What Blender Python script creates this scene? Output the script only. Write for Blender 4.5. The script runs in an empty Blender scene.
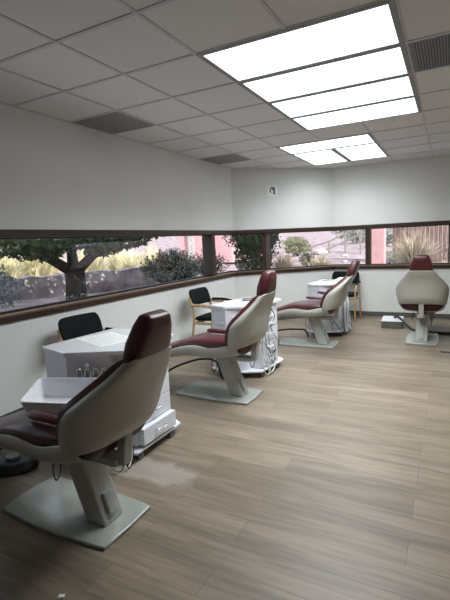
import bpy, bmesh, math, random
from mathutils import Vector, Matrix
random.seed(7)
C = bpy.context.scene.collection
PI = math.pi
CEIL = 2.70

# ------------------------------------------------------------------ materials
def new_mat(name):
    m = bpy.data.materials.new(name); m.use_nodes = True
    return m, m.node_tree, m.node_tree.nodes['Principled BSDF']

def mat(name, col, rough=.5, spec=.5, metal=0, var=.06, scale=14., bump=.0, bscale=60., coat=0., stretch=None):
    m, nt, p = new_mat(name)
    N, L = nt.nodes, nt.links
    tc = N.new('ShaderNodeTexCoord'); nz = N.new('ShaderNodeTexNoise'); nz.inputs['Scale'].default_value = scale
    src = tc.outputs['Object']
    if stretch:
        mp = N.new('ShaderNodeMapping'); mp.inputs['Scale'].default_value = stretch
        L.new(src, mp.inputs['Vector']); src = mp.outputs['Vector']
    L.new(src, nz.inputs['Vector'])
    nz.inputs['Detail'].default_value = 4
    r = N.new('ShaderNodeValToRGB')
    a = [max(0, c * (1 - var * 2)) for c in col]; b = [min(1, c * (1 + var * 2)) for c in col]
    r.color_ramp.elements[0].position = .3; r.color_ramp.elements[1].position = .7
    r.color_ramp.elements[0].color = (*a, 1); r.color_ramp.elements[1].color = (*b, 1)
    L.new(nz.outputs['Fac'], r.inputs['Fac']); L.new(r.outputs['Color'], p.inputs['Base Color'])
    p.inputs['Roughness'].default_value = rough; p.inputs['Specular IOR Level'].default_value = spec
    p.inputs['Metallic'].default_value = metal; p.inputs['Coat Weight'].default_value = coat
    if bump:
        n2 = N.new('ShaderNodeTexNoise'); n2.inputs['Scale'].default_value = bscale; L.new(src, n2.inputs['Vector'])
        bp = N.new('ShaderNodeBump'); bp.inputs['Strength'].default_value = bump; bp.inputs['Distance'].default_value = .01
        L.new(n2.outputs['Fac'], bp.inputs['Height']); L.new(bp.outputs['Normal'], p.inputs['Normal'])
    return m

def floor_mat():
    m, nt, p = new_mat('vinyl_plank'); N, L = nt.nodes, nt.links
    tc = N.new('ShaderNodeTexCoord')
    bk = N.new('ShaderNodeTexBrick'); bk.offset = .37; bk.offset_frequency = 2
    bk.inputs['Scale'].default_value = 1; bk.inputs['Brick Width'].default_value = 1.22; bk.inputs['Row Height'].default_value = .18
    bk.inputs['Mortar Size'].default_value = .0016; bk.inputs['Mortar Smooth'].default_value = .2; bk.inputs['Bias'].default_value = 0
    bk.inputs['Color1'].default_value = FLOOR_A; bk.inputs['Color2'].default_value = FLOOR_B
    bk.inputs['Mortar'].default_value = (.150, .118, .09, 1)
    L.new(tc.outputs['Object'], bk.inputs['Vector'])
    mp = N.new('ShaderNodeMapping'); mp.inputs['Scale'].default_value = (1.3, 16, 1); L.new(tc.outputs['Object'], mp.inputs['Vector'])
    g = N.new('ShaderNodeTexNoise'); g.inputs['Scale'].default_value = 2.2; g.inputs['Detail'].default_value = 7; g.inputs['Distortion'].default_value = .6
    L.new(mp.outputs['Vector'], g.inputs['Vector'])
    gr = N.new('ShaderNodeValToRGB'); gr.color_ramp.elements[0].position = .3; gr.color_ramp.elements[1].position = .72
    gr.color_ramp.elements[0].color = (.74, .73, .72, 1); gr.color_ramp.elements[1].color = (1.12, 1.11, 1.10, 1)
    L.new(g.outputs['Fac'], gr.inputs['Fac'])
    mx = N.new('ShaderNodeMix'); mx.data_type = 'RGBA'; mx.blend_type = 'MULTIPLY'; mx.inputs['Factor'].default_value = 1
    L.new(bk.outputs['Color'], mx.inputs['A']); L.new(gr.outputs['Color'], mx.inputs['B'])
    mpb = N.new('ShaderNodeMapping'); mpb.inputs['Scale'].default_value = (.7, 5, 1); L.new(tc.outputs['Object'], mpb.inputs['Vector'])
    g2 = N.new('ShaderNodeTexNoise'); g2.inputs['Scale'].default_value = 1.7; g2.inputs['Detail'].default_value = 3; L.new(mpb.outputs['Vector'], g2.inputs['Vector'])
    gr2 = N.new('ShaderNodeValToRGB'); gr2.color_ramp.elements[0].position = .33; gr2.color_ramp.elements[1].position = .66
    gr2.color_ramp.elements[0].color = (.74, .73, .73, 1); gr2.color_ramp.elements[1].color = (1.1, 1.1, 1.1, 1); L.new(g2.outputs['Fac'], gr2.inputs['Fac'])
    mxb = N.new('ShaderNodeMix'); mxb.data_type = 'RGBA'; mxb.blend_type = 'MULTIPLY'; mxb.inputs['Factor'].default_value = 1
    L.new(mx.outputs['Result'], mxb.inputs['A']); L.new(gr2.outputs['Color'], mxb.inputs['B']); mx = mxb
    # paler patch mixed into the plank colour beside the nearest chair
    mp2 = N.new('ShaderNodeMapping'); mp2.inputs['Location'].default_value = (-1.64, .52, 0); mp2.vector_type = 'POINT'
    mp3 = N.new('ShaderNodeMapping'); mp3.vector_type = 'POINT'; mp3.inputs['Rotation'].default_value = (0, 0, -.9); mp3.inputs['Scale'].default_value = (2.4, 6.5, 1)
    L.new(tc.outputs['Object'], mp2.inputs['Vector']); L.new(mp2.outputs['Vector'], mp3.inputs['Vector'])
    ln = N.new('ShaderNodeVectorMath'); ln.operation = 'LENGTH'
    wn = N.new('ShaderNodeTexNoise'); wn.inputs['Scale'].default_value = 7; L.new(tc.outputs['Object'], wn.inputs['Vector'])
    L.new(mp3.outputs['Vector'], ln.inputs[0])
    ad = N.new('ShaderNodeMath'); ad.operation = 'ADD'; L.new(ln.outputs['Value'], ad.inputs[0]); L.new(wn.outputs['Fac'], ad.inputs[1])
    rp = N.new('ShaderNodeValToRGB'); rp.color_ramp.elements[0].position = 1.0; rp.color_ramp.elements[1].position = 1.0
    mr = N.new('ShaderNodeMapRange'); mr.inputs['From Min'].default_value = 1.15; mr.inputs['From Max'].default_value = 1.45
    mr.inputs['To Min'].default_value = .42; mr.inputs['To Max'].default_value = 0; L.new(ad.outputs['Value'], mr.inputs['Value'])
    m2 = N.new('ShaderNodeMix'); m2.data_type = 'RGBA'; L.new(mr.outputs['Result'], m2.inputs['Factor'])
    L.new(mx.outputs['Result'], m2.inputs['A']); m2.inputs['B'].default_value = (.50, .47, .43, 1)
    N.remove(rp)
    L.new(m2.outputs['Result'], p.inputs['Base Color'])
    p.inputs['Roughness'].default_value = .42; p.inputs['Specular IOR Level'].default_value = .35
    bp = N.new('ShaderNodeBump'); bp.inputs['Strength'].default_value = .15; bp.inputs['Distance'].default_value = .002
    L.new(g.outputs['Fac'], bp.inputs['Height']); L.new(bp.outputs['Normal'], p.inputs['Normal'])
    return m

def glass_mat():
    m = bpy.data.materials.new('window_glass'); m.use_nodes = True; nt = m.node_tree; N, L = nt.nodes, nt.links
    N.clear(); o = N.new('ShaderNodeOutputMaterial'); t = N.new('ShaderNodeBsdfTransparent'); g = N.new('ShaderNodeBsdfGlossy')
    t.inputs['Color'].default_value = (.93, .95, .95, 1); g.inputs['Roughness'].default_value = .02
    lw = N.new('ShaderNodeLayerWeight'); lw.inputs['Blend'].default_value = .5
    pw = N.new('ShaderNodeMath'); pw.operation = 'POWER'; pw.inputs[1].default_value = 5; L.new(lw.outputs['Facing'], pw.inputs[0])
    f = N.new('ShaderNodeMath'); f.operation = 'MULTIPLY_ADD'; f.inputs[1].default_value = .95; f.inputs[2].default_value = .04; L.new(pw.outputs[0], f.inputs[0])
    x = N.new('ShaderNodeMixShader'); L.new(f.outputs[0], x.inputs[0]); L.new(t.outputs[0], x.inputs[1]); L.new(g.outputs[0], x.inputs[2])
    L.new(x.outputs[0], o.inputs['Surface'])
    return m

def emit_mat(name, col, s):
    m, nt, p = new_mat(name); N, L = nt.nodes, nt.links
    tc = N.new('ShaderNodeTexCoord'); nz = N.new('ShaderNodeTexNoise'); nz.inputs['Scale'].default_value = 90
    L.new(tc.outputs['Object'], nz.inputs['Vector'])
    mr = N.new('ShaderNodeMapRange'); mr.inputs['To Min'].default_value = s * .92; mr.inputs['To Max'].default_value = s * 1.08
    L.new(nz.outputs['Fac'], mr.inputs['Value']); L.new(mr.outputs['Result'], p.inputs['Emission Strength'])
    p.inputs['Base Color'].default_value = (.8, .8, .8, 1); p.inputs['Emission Color'].default_value = (*col, 1)
    return m

LIGHT_E, LAMP_L, LAMP_SPREAD = 1.25, 5.4, 142
FLOOR_A = (.285, .234, .176, 1); FLOOR_B = (.212, .172, .128, 1)
M = dict(
    wall=mat('painted_wall', (.765, .77, .75), .65, .3, var=.012, scale=2, bump=.05, bscale=160),
    ceiling=mat('ceiling_tile', (.76, .745, .73), .9, .1, var=.03, scale=120, bump=.25, bscale=220),
    tbar=mat('ceiling_tee', (.58, .57, .56), .5, var=.02),
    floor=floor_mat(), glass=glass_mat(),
    light=emit_mat('light_diffuser', (.90, .96, 1.0), LIGHT_E),
    lframe=mat('light_frame', (.26, .27, .28), .5),
    base=mat('vinyl_baseboard', (.09, .088, .085), .5),
    wood=mat('dark_window_wood', (.036, .019, .012), .42, var=.22, scale=5, stretch=(6, 6, 40)),
    woodlight=mat('window_stop_wood', (.15, .085, .045), .45, var=.2, scale=5, stretch=(6, 6, 40)),
    sash=mat('black_sash', (.022, .02, .02), .4),
    cream=mat('cream_plastic', (.405, .40, .355), .38, .45, var=.02, scale=5),
    creammetal=mat('cream_enamel', (.39, .395, .36), .28, .5, var=.02, scale=5),
    plate=mat('grey_enamel_plate', (.36, .38, .35), .16, .6, var=.025, scale=6),
    red=mat('burgundy_vinyl', (.066, .012, .015), .36, .5, var=.10, scale=5, bump=.12, bscale=35),
    redseam=mat('burgundy_piping', (.055, .008, .012), .4),
    white=mat('white_laminate', (.74, .75, .80), .32, .5, var=.012, scale=4),
    whitetop=mat('white_worktop', (.80, .80, .82), .16, .55, var=.012, scale=4),
    whiteplastic=mat('white_plastic', (.80, .80, .84), .25, .5, var=.01),
    darkplastic=mat('dark_plastic', (.03, .03, .033), .6),  # plain dark colour of the headrest bar, cart socket and sign picture
    black=mat('black_rubber', (.012, .012, .013), .45),
    fabric=mat('black_fabric', (.006, .006, .007), .85, .2, var=.2, scale=60, bump=.2, bscale=300),
    beech=mat('beech_wood', (.50, .33, .17), .4, var=.12, scale=5, stretch=(10, 10, 2)),
    chrome=mat('chrome', (.75, .76, .78), .15, metal=1, var=.02),
    grey=mat('grey_plastic', (.19, .20, .22), .45),
    boxgrey=mat('grey_box_plastic', (.12, .12, .105), .5),
    signwhite=mat('sign_white', (.92, .92, .92), .4, var=.0),
    paper=mat('paper', (.82, .82, .80), .7, .2, var=.01), ink=mat('ink', (.25, .26, .29), .7, .1),
    vent=mat('vent_grille', (.25, .25, .24), .55, var=.12, scale=60), ventblue=mat('louvre_metal', (.17, .185, .21), .4),
    ventback=mat('vent_cavity', (.075, .08, .085), .8),
    hosewhite=mat('white_hose', (.62, .62, .60), .4), caster=mat('caster_grey', (.13, .13, .13), .35),
    ground=mat('gravel_ground', (.29, .225, .235), .95, .1, var=.16, scale=3.2, bump=.6, bscale=25),
    stone=mat('retaining_stone', (.32, .27, .27), .95, .1, var=.2, scale=5, bump=.8, bscale=12),
    rock=mat('pale_rock', (.42, .37, .36), .95, .1, var=.12, scale=8, bump=.5, bscale=20),
    grassy=mat('yellow_grass', (.74, .67, .42), .8, .2, var=.15, scale=3),
    grassp=mat('pale_grass', (.60, .50, .38), .8, .2, var=.15, scale=3),
    grasst=mat('tan_grass', (.48, .39, .28), .8, .2, var=.15, scale=3),
    leafd=mat('dark_leaf', (.055, .075, .035), .6, .3, var=.25, scale=6),
    leafg=mat('sage_leaf', (.17, .185, .155), .7, .2, var=.2, scale=4),
    leafb=mat('bluegreen_leaf', (.19, .23, .22), .7, .2, var=.2, scale=4),
    leafo=mat('olive_leaf', (.14, .145, .085), .7, .2, var=.2, scale=4),
    bark=mat('dark_bark', (.030, .025, .022), .95, .1, var=.25, scale=8, bump=.8, bscale=14, stretch=(4, 4, 1)),
    pink=mat('pink_stucco', (.56, .33, .345), .9, .1, var=.04, scale=6, bump=.2, bscale=60),
    fence=mat('redwood_fence', (.185, .120, .105), .8, .2, var=.2, scale=4, stretch=(12, 1, 1)),
    railing=mat('weathered_rail', (.26, .22, .21), .6), palepost=mat('pale_trunk', (.60, .53, .47), .9),
)

# ------------------------------------------------------------------ helpers
def tag(o, label=None, cat=None, group=None, kind=None):
    if label: o['label'] = label
    if cat: o['category'] = cat
    if group: o['group'] = group
    if kind: o['kind'] = kind
    return o

def empty(name, loc, rz=0, **k):
    o = bpy.data.objects.new(name, None); C.objects.link(o); o.location = loc; o.rotation_euler = (0, 0, rz)
    o.empty_display_size = .1
    return tag(o, **k)

def build(name, bm, m, parent=None, smooth=False, bevel=0, solid=0, sub=0, seg=2, label=None, **k):
    bmesh.ops.recalc_face_normals(bm, faces=bm.faces)
    me = bpy.data.meshes.new(name); bm.to_mesh(me); bm.free()
    ms = m if isinstance(m, (list, tuple)) else [m]
    for x in ms: me.materials.append(M[x])
    if smooth:
        for f in me.polygons: f.use_smooth = True
    o = bpy.data.objects.new(name, me); C.objects.link(o)
    if parent is not None: o.parent = parent
    if solid:
        s = o.modifiers.new('s', 'SOLIDIFY'); s.thickness = solid; s.offset = -1
    if bevel:
        b = o.modifiers.new('b', 'BEVEL'); b.width = bevel; b.segments = seg; b.limit_method = 'ANGLE'; b.angle_limit = .6
    if sub:
        s = o.modifiers.new('u', 'SUBSURF'); s.levels = s.render_levels = sub
    if label: o['label'] = label
    return tag(o, **k)

def bx(bm, lo, hi, mi=0, rot=None):
    c = Vector([(a + b) / 2 for a, b in zip(lo, hi)]); d = [b - a for a, b in zip(lo, hi)]
    vs = bmesh.ops.create_cube(bm, size=1)['verts']
    bmesh.ops.scale(bm, vec=d, verts=vs)
    if rot: bmesh.ops.rotate(bm, cent=(0, 0, 0), matrix=rot, verts=vs)
    bmesh.ops.translate(bm, vec=c, verts=vs)
    for f in {f for v in vs for f in v.link_faces}: f.material_index = mi
    return vs

def box(name, lo, hi, m, parent=None, bevel=0, **k):
    bm = bmesh.new(); bx(bm, lo, hi); return build(name, bm, m, parent, bevel=bevel, **k)

def prism(bm, poly, z0, z1):
    a = [bm.verts.new((x, y, z0)) for x, y in poly]; b = [bm.verts.new((x, y, z1)) for x, y in poly]
    n = len(poly); bm.faces.new(a[::-1]); bm.faces.new(b)
    for i in range(n): bm.faces.new((a[i], a[(i + 1) % n], b[(i + 1) % n], b[i]))

def loft(bm, rings, closed=True, caps=True):
    R = [[bm.verts.new(p) for p in r] for r in rings]; n = len(R[0])
    for a, b in zip(R, R[1:]):
        for i in range(n if closed else n - 1): bm.faces.new((a[i], a[(i + 1) % n], b[(i + 1) % n], b[i]))
    if caps and closed: bm.faces.new(R[0][::-1]); bm.faces.new(R[-1])
    return R

def smoothpath(pts, n=6):
    P = [Vector(p) for p in pts]; out = []
    for i in range(len(P) - 1):
        p0 = P[max(i - 1, 0)]; p1 = P[i]; p2 = P[i + 1]; p3 = P[min(i + 2, len(P) - 1)]
        for k in range(n):
            t = k / n
            out.append(.5 * ((2 * p1) + (-p0 + p2) * t + (2 * p0 - 5 * p1 + 4 * p2 - p3) * t * t + (-p0 + 3 * p1 - 3 * p2 + p3) * t ** 3))
    out.append(P[-1]); return out

def tube(bm, pts, r, n=8, sm=6, rx=None, up=None):
    P = smoothpath(pts, sm) if sm else [Vector(p) for p in pts]
    rings = []; prev = None
    for i, p in enumerate(P):
        t = (P[min(i + 1, len(P) - 1)] - P[max(i - 1, 0)]).normalized()
        if up is not None: a = t.cross(Vector(up)).normalized()
        elif prev is None: a = t.orthogonal().normalized()
        else:
            a = prev - t * prev.dot(t); a = a.normalized() if a.length > 1e-6 else t.orthogonal().normalized()
        prev = a; b = t.cross(a)
        rr = r if not callable(r) else r(i / (len(P) - 1))
        r2 = rr if rx is None else rx
        rings.append([p + a * rr * math.cos(2 * PI * k / n) + b * r2 * math.sin(2 * PI * k / n) for k in range(n)])
    loft(bm, rings)

def tubeobj(name, pts, r, m, parent=None, n=8, sm=6, **k):
    bm = bmesh.new(); tube(bm, pts, r, n, sm); return build(name, bm, m, parent, smooth=True, **k)

def cyl(bm, c, r, h, n=20, axis='z', r2=None):
    vs = bmesh.ops.create_cone(bm, cap_ends=True, segments=n, radius1=r, radius2=r if r2 is None else r2, depth=h)['verts']
    if axis == 'x': bmesh.ops.rotate(bm, cent=(0, 0, 0), matrix=Matrix.Rotation(PI / 2, 3, 'Y'), verts=vs)
    if axis == 'y': bmesh.ops.rotate(bm, cent=(0, 0, 0), matrix=Matrix.Rotation(PI / 2, 3, 'X'), verts=vs)
    bmesh.ops.translate(bm, vec=c, verts=vs); return vs

def copy_tree(o, parent=None):
    c = o.copy(); C.objects.link(c)
    if parent is not None: c.parent = parent
    for ch in list(o.children): copy_tree(ch, c)
    return c

# ------------------------------------------------------------------ room shell
PATH = [(0, -4.5), (0, 4.13), (1.44, 5.46), (6.5, 5.46)]
def offs(d):                                    # wall line shifted outwards by d, mitred
    out = []
    segs = []
    for a, b in zip(PATH, PATH[1:]):
        v = Vector((b[0] - a[0], b[1] - a[1])).normalized(); n = Vector((-v.y, v.x))
        segs.append((Vector(a) + n * d, v))
    out.append(segs[0][0])
    for (p, v), (q, w) in zip(segs, segs[1:]):
        cr = v.x * w.y - v.y * w.x; t = ((q.x - p.x) * w.y - (q.y - p.y) * w.x) / cr
        out.append(p + v * t)
    e = Vector(PATH[-1]); v = segs[-1][1]; out.append(e + Vector((-v.y, v.x)) * d)
    return out
def strip(bm, seg, d0, d1, z0, z1, t0=None, t1=None):
    A, B = offs(d0), offs(d1); a0, a1, b0, b1 = A[seg], A[seg + 1], B[seg], B[seg + 1]
    def cut(p, q, t, ax):  # cut along world axis value
        if t is None: return None
        return p + (q - p) * ((t - p[ax]) / (q[ax] - p[ax]))
    ax = 1 if seg == 0 else 0
    if t0 is not None: a0n = cut(a0, a1, t0, ax); b0 = cut(b0, b1, t0, ax); a0 = a0n
    if t1 is not None: a1n = cut(a0, a1, t1, ax); b1 = cut(b0, b1, t1, ax); a1 = a1n
    prism(bm, [tuple(a0), tuple(a1), tuple(b1), tuple(b0)], z0, z1)

WT = .18
WY0 = -1.9; WX1 = 5.2                            # ends of the ribbon window
SILL0, SILL1, HEAD0, HEAD1 = .862, .932, 1.588, 1.652
names = ['wall_left', 'wall_corner', 'wall_back']
for s, nm in enumerate(names):
    bm = bmesh.new()
    strip(bm, s, 0, WT, 0, SILL0); strip(bm, s, 0, WT, HEAD1, CEIL)
    if s == 0: strip(bm, 0, 0, WT, SILL0, HEAD1, None, WY0)
    if s == 2: strip(bm, 2, 0, WT, SILL0, HEAD1, WX1, None)
    build(nm, bm, 'wall', kind='structure')
box('wall_right', (6.5, -4.5, 0), (6.68, 5.64, CEIL), 'wall', kind='structure')
box('wall_front', (-.18, -4.68, 0), (6.68, -4.5, CEIL), 'wall', kind='structure')
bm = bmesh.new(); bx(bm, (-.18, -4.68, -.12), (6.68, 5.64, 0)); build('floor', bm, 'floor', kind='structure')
bm = bmesh.new(); bx(bm, (-.35, -4.8, CEIL), (6.8, 5.8, CEIL + .25)); build('ceiling', bm, 'ceiling', kind='structure')
for s, nm in enumerate(['baseboard_left', 'baseboard_corner', 'baseboard_back']):
    bm = bmesh.new(); strip(bm, s, -.008, 0, 0, .085); build(nm, bm, 'base', kind='structure')

# window casing: head and sill run through the three walls
bm = bmesh.new(); bs = bmesh.new(); bb = bmesh.new()
for s in range(3):
    t0 = WY0 if s == 0 else None; t1 = WX1 if s == 2 else None
    strip(bm, s, -.022, WT, HEAD0, HEAD1, t0, t1)
    strip(bm, s, -.022, 0, SILL0, SILL1 - .022, t0, t1); strip(bm, s, 0, WT, SILL0, SILL1 - .004, t0, t1)
    strip(bs, s, -.034, .02, SILL1 - .022, SILL1, t0, t1)
    strip(bb, s, .085, .115, SILL1 - .004, SILL1 + .016, t0, t1); strip(bb, s, .085, .115, HEAD0 - .014, HEAD0, t0, t1)
build('trim_1', bm, 'wood', kind='structure', bevel=.003)
build('trim_2', bs, 'woodlight', kind='structure', bevel=.003)
build('trim_3', bb, 'sash', kind='structure')
bm = bmesh.new(); strip(bm, 0, -.005, WT, SILL1 - .004, HEAD0, 3.36, 3.46)
strip(bm, 2, -.005, WT, SILL1 - .004, HEAD0, 1.985, 2.065)
strip(bm, 1, .03, WT, SILL1 - .004, HEAD0, .375, .425)
build('trim_4', bm, 'wood', kind='structure', bevel=.003)
spans = [(0, WY0, 3.36), (0, 3.46, None), (1, None, .375), (1, .425, None), (2, None, 1.985), (2, 2.065, WX1)]
for i, (s, a, b) in enumerate(spans):
    bm = bmesh.new(); strip(bm, s, .097, .103, SILL1 + .004, HEAD0 - .004, a, b); build('window_%d' % (i + 1), bm, 'glass', kind='structure')

# ceiling grid
GX = [.01 + .61 * k for k in range(0, 11)]; GX[0] = .012
gx = lambda i: 1.84 + .61 * i
gy = lambda j: .61 * j
lights = [(0, 2, j, j + 1) for j in range(4)] + [(-1, 1, 5, 6), (-1, 0, 6, 8), (0, 1, 6, 8)]
vents = [(-3, -2, 1, 2), (-3, -2, 5, 6), (2, 3, 1, 2)]
def inside_opening(x0, x1, y0, y1):
    for a, b, c, d in lights:
        if x0 < gx(b) - .02 and x1 > gx(a) + .02 and y0 < gy(d) - .02 and y1 > gy(c) + .02: return True
    return False
bm = bmesh.new(); h = .012; z0, z1 = CEIL - .006, CEIL + .002
def in_room(x, y): return y < 4.13 + (x) * (1.33 / 1.44) - .01 and y < 5.46 - .0
for i in range(-3, 8):
    x = gx(i)
    for j in range(-7, 9):
        a, b = gy(j), gy(j + 1)
        if inside_opening(x - .01, x + .01, a, b): continue
        ymax = min(5.455, 4.12 + max(x - .012, 0) * (1.33 / 1.44))
        b = min(b, ymax)
        if b > a: bx(bm, (max(x - h, .001), max(a, -4.49), z0), (x + h, b, z1))
for j in range(-7, 9):
    y = gy(j)
    for i in range(-4, 8):
        a, b = max(gx(i), .001), min(gx(i + 1), 6.49)
        if b <= a or inside_opening(a, b, y - .01, y + .01): continue
        if y > 4.13: a = max(a, (y + .012 - 4.13) * 1.44 / 1.33 + .005)
        if b > a: bx(bm, (a, y - h, z0 - .0005), (b, y + h, z1))
build('trim_5', bm, 'tbar', kind='structure')

# camera --------------------------------------------------------------------
yaw, pitch, roll = math.radians(-27.97381573), math.radians(-7.78350724), math.radians(-2.55951951)
f = Vector((math.sin(yaw) * math.cos(pitch), math.cos(yaw) * math.cos(pitch), math.sin(pitch)))
r = Vector((math.cos(yaw), -math.sin(yaw), 0)); u = r.cross(f)
r2 = r * math.cos(roll) + u * math.sin(roll); u2 = -r * math.sin(roll) + u * math.cos(roll)
cam = bpy.data.cameras.new('camera'); co = bpy.data.objects.new('camera', cam); C.objects.link(co)
mt = Matrix((r2, u2, -f)).transposed().to_4x4(); mt.translation = Vector((3.35606654, -2.60251132, 1.47)); co.matrix_world = mt
cam.sensor_fit = 'VERTICAL'; cam.sensor_height = 24; cam.lens = 428.192 / 600 * 24; cam.clip_start = .05; cam.clip_end = 300
bpy.context.scene.camera = co

# ------------------------------------------------------------------ ceiling fittings
LL = {0: 'bright ceiling light panel nearest the camera, first of the row of four', 1: 'bright ceiling light panel second from the camera in the row of four',
      2: 'bright ceiling light panel third from the camera in the row of four', 3: 'bright ceiling light panel farthest in the row of four',
      4: 'wide far ceiling light panel lying across the ends of the two side-by-side panels', 5: 'left of the two side-by-side light panels nearest the back wall',
      6: 'right of the two side-by-side light panels nearest the back wall'}
for k, (a, b, c, d) in enumerate(lights):
    x0, x1, y0, y1 = gx(a), gx(b), gy(c), gy(d); cx, cy = (x0 + x1) / 2, (y0 + y1) / 2; w, l = (x1 - x0) / 2, (y1 - y0) / 2
    t = empty('ceiling_light', (cx, cy, CEIL), label=LL[k], cat='ceiling light', group='fluorescent ceiling panels')
    bm = bmesh.new(); e = .036; g = .004
    bx(bm, (-w, -l, -.010), (w, -l + e, -.0005)); bx(bm, (-w, l - e, -.010), (w, l, -.0005))
    bx(bm, (-w, -l + e, -.010), (-w + e, l - e, -.0005)); bx(bm, (w - e, -l + e, -.010), (w, l - e, -.0005))
    build('frame', bm, 'lframe', t)
    box('diffuser', (-w + e, -l + e, -.006), (w - e, l - e, -.001), 'light', t)
    la = bpy.data.lights.new('fluorescent_lamp', 'AREA'); la.shape = 'RECTANGLE'; la.size = 2 * (w - e); la.size_y = 2 * (l - e)
    la.energy = LAMP_L * (1 if k < 4 else .55) * PI * la.size * la.size_y; la.spread = math.radians(LAMP_SPREAD); la.color = (.92, .97, 1.0)
    lo = bpy.data.objects.new('fluorescent_lamp', la); C.objects.link(lo); lo.parent = t; lo.location = (0, 0, -.0065)
for k, (a, b, c, d) in enumerate(vents):
    x0, x1, y0, y1 = gx(a) + .014, gx(b) - .014, gy(c) + .014, gy(d) - .014
    cx, cy = (x0 + x1) / 2, (y0 + y1) / 2; w, l = (x1 - x0) / 2, (y1 - y0) / 2
    t = empty('ceiling_vent', (cx, cy, CEIL), cat='vent', label=['dark square ceiling grille along the left wall, nearer the camera', 'dark square ceiling grille along the left wall near the far corner',
              'blue-grey louvred ceiling vent right of the bright light panels'][k])
    bm = bmesh.new(); e = .02
    bx(bm, (-w, -l, -.007), (w, -l + e, -.0005)); bx(bm, (-w, l - e, -.007), (w, l, -.0005))
    bx(bm, (-w, -l + e, -.007), (-w + e, l - e, -.0005)); bx(bm, (w - e, -l + e, -.007), (w, l - e, -.0005))
    build('frame', bm, 'ventblue' if k == 2 else 'vent', t)
    box('backing', (-w + e, -l + e, -.002), (w - e, l - e, -.0005), 'ventback', t)
    bm = bmesh.new()
    if k == 2:
        n = 30
        for q in range(n):
            x = -w + e + (2 * w - 2 * e) * (q + .5) / n; bx(bm, (x - .0055, -l + e, -.006), (x + .0055, l - e, -.003), rot=None)
    else:
        n = 22
        for q in range(n):
            x = -w + e + (2 * w - 2 * e) * (q + .5) / n; bx(bm, (x - .0085, -l + e, -.0055), (x + .0085, l - e, -.003))
            y = -l + e + (2 * l - 2 * e) * (q + .5) / n; bx(bm, (-w + e, y - .0085, -.005), (w - e, y + .0085, -.0025))
    build('grille', bm, 'ventblue' if k == 2 else 'vent', t)

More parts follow.
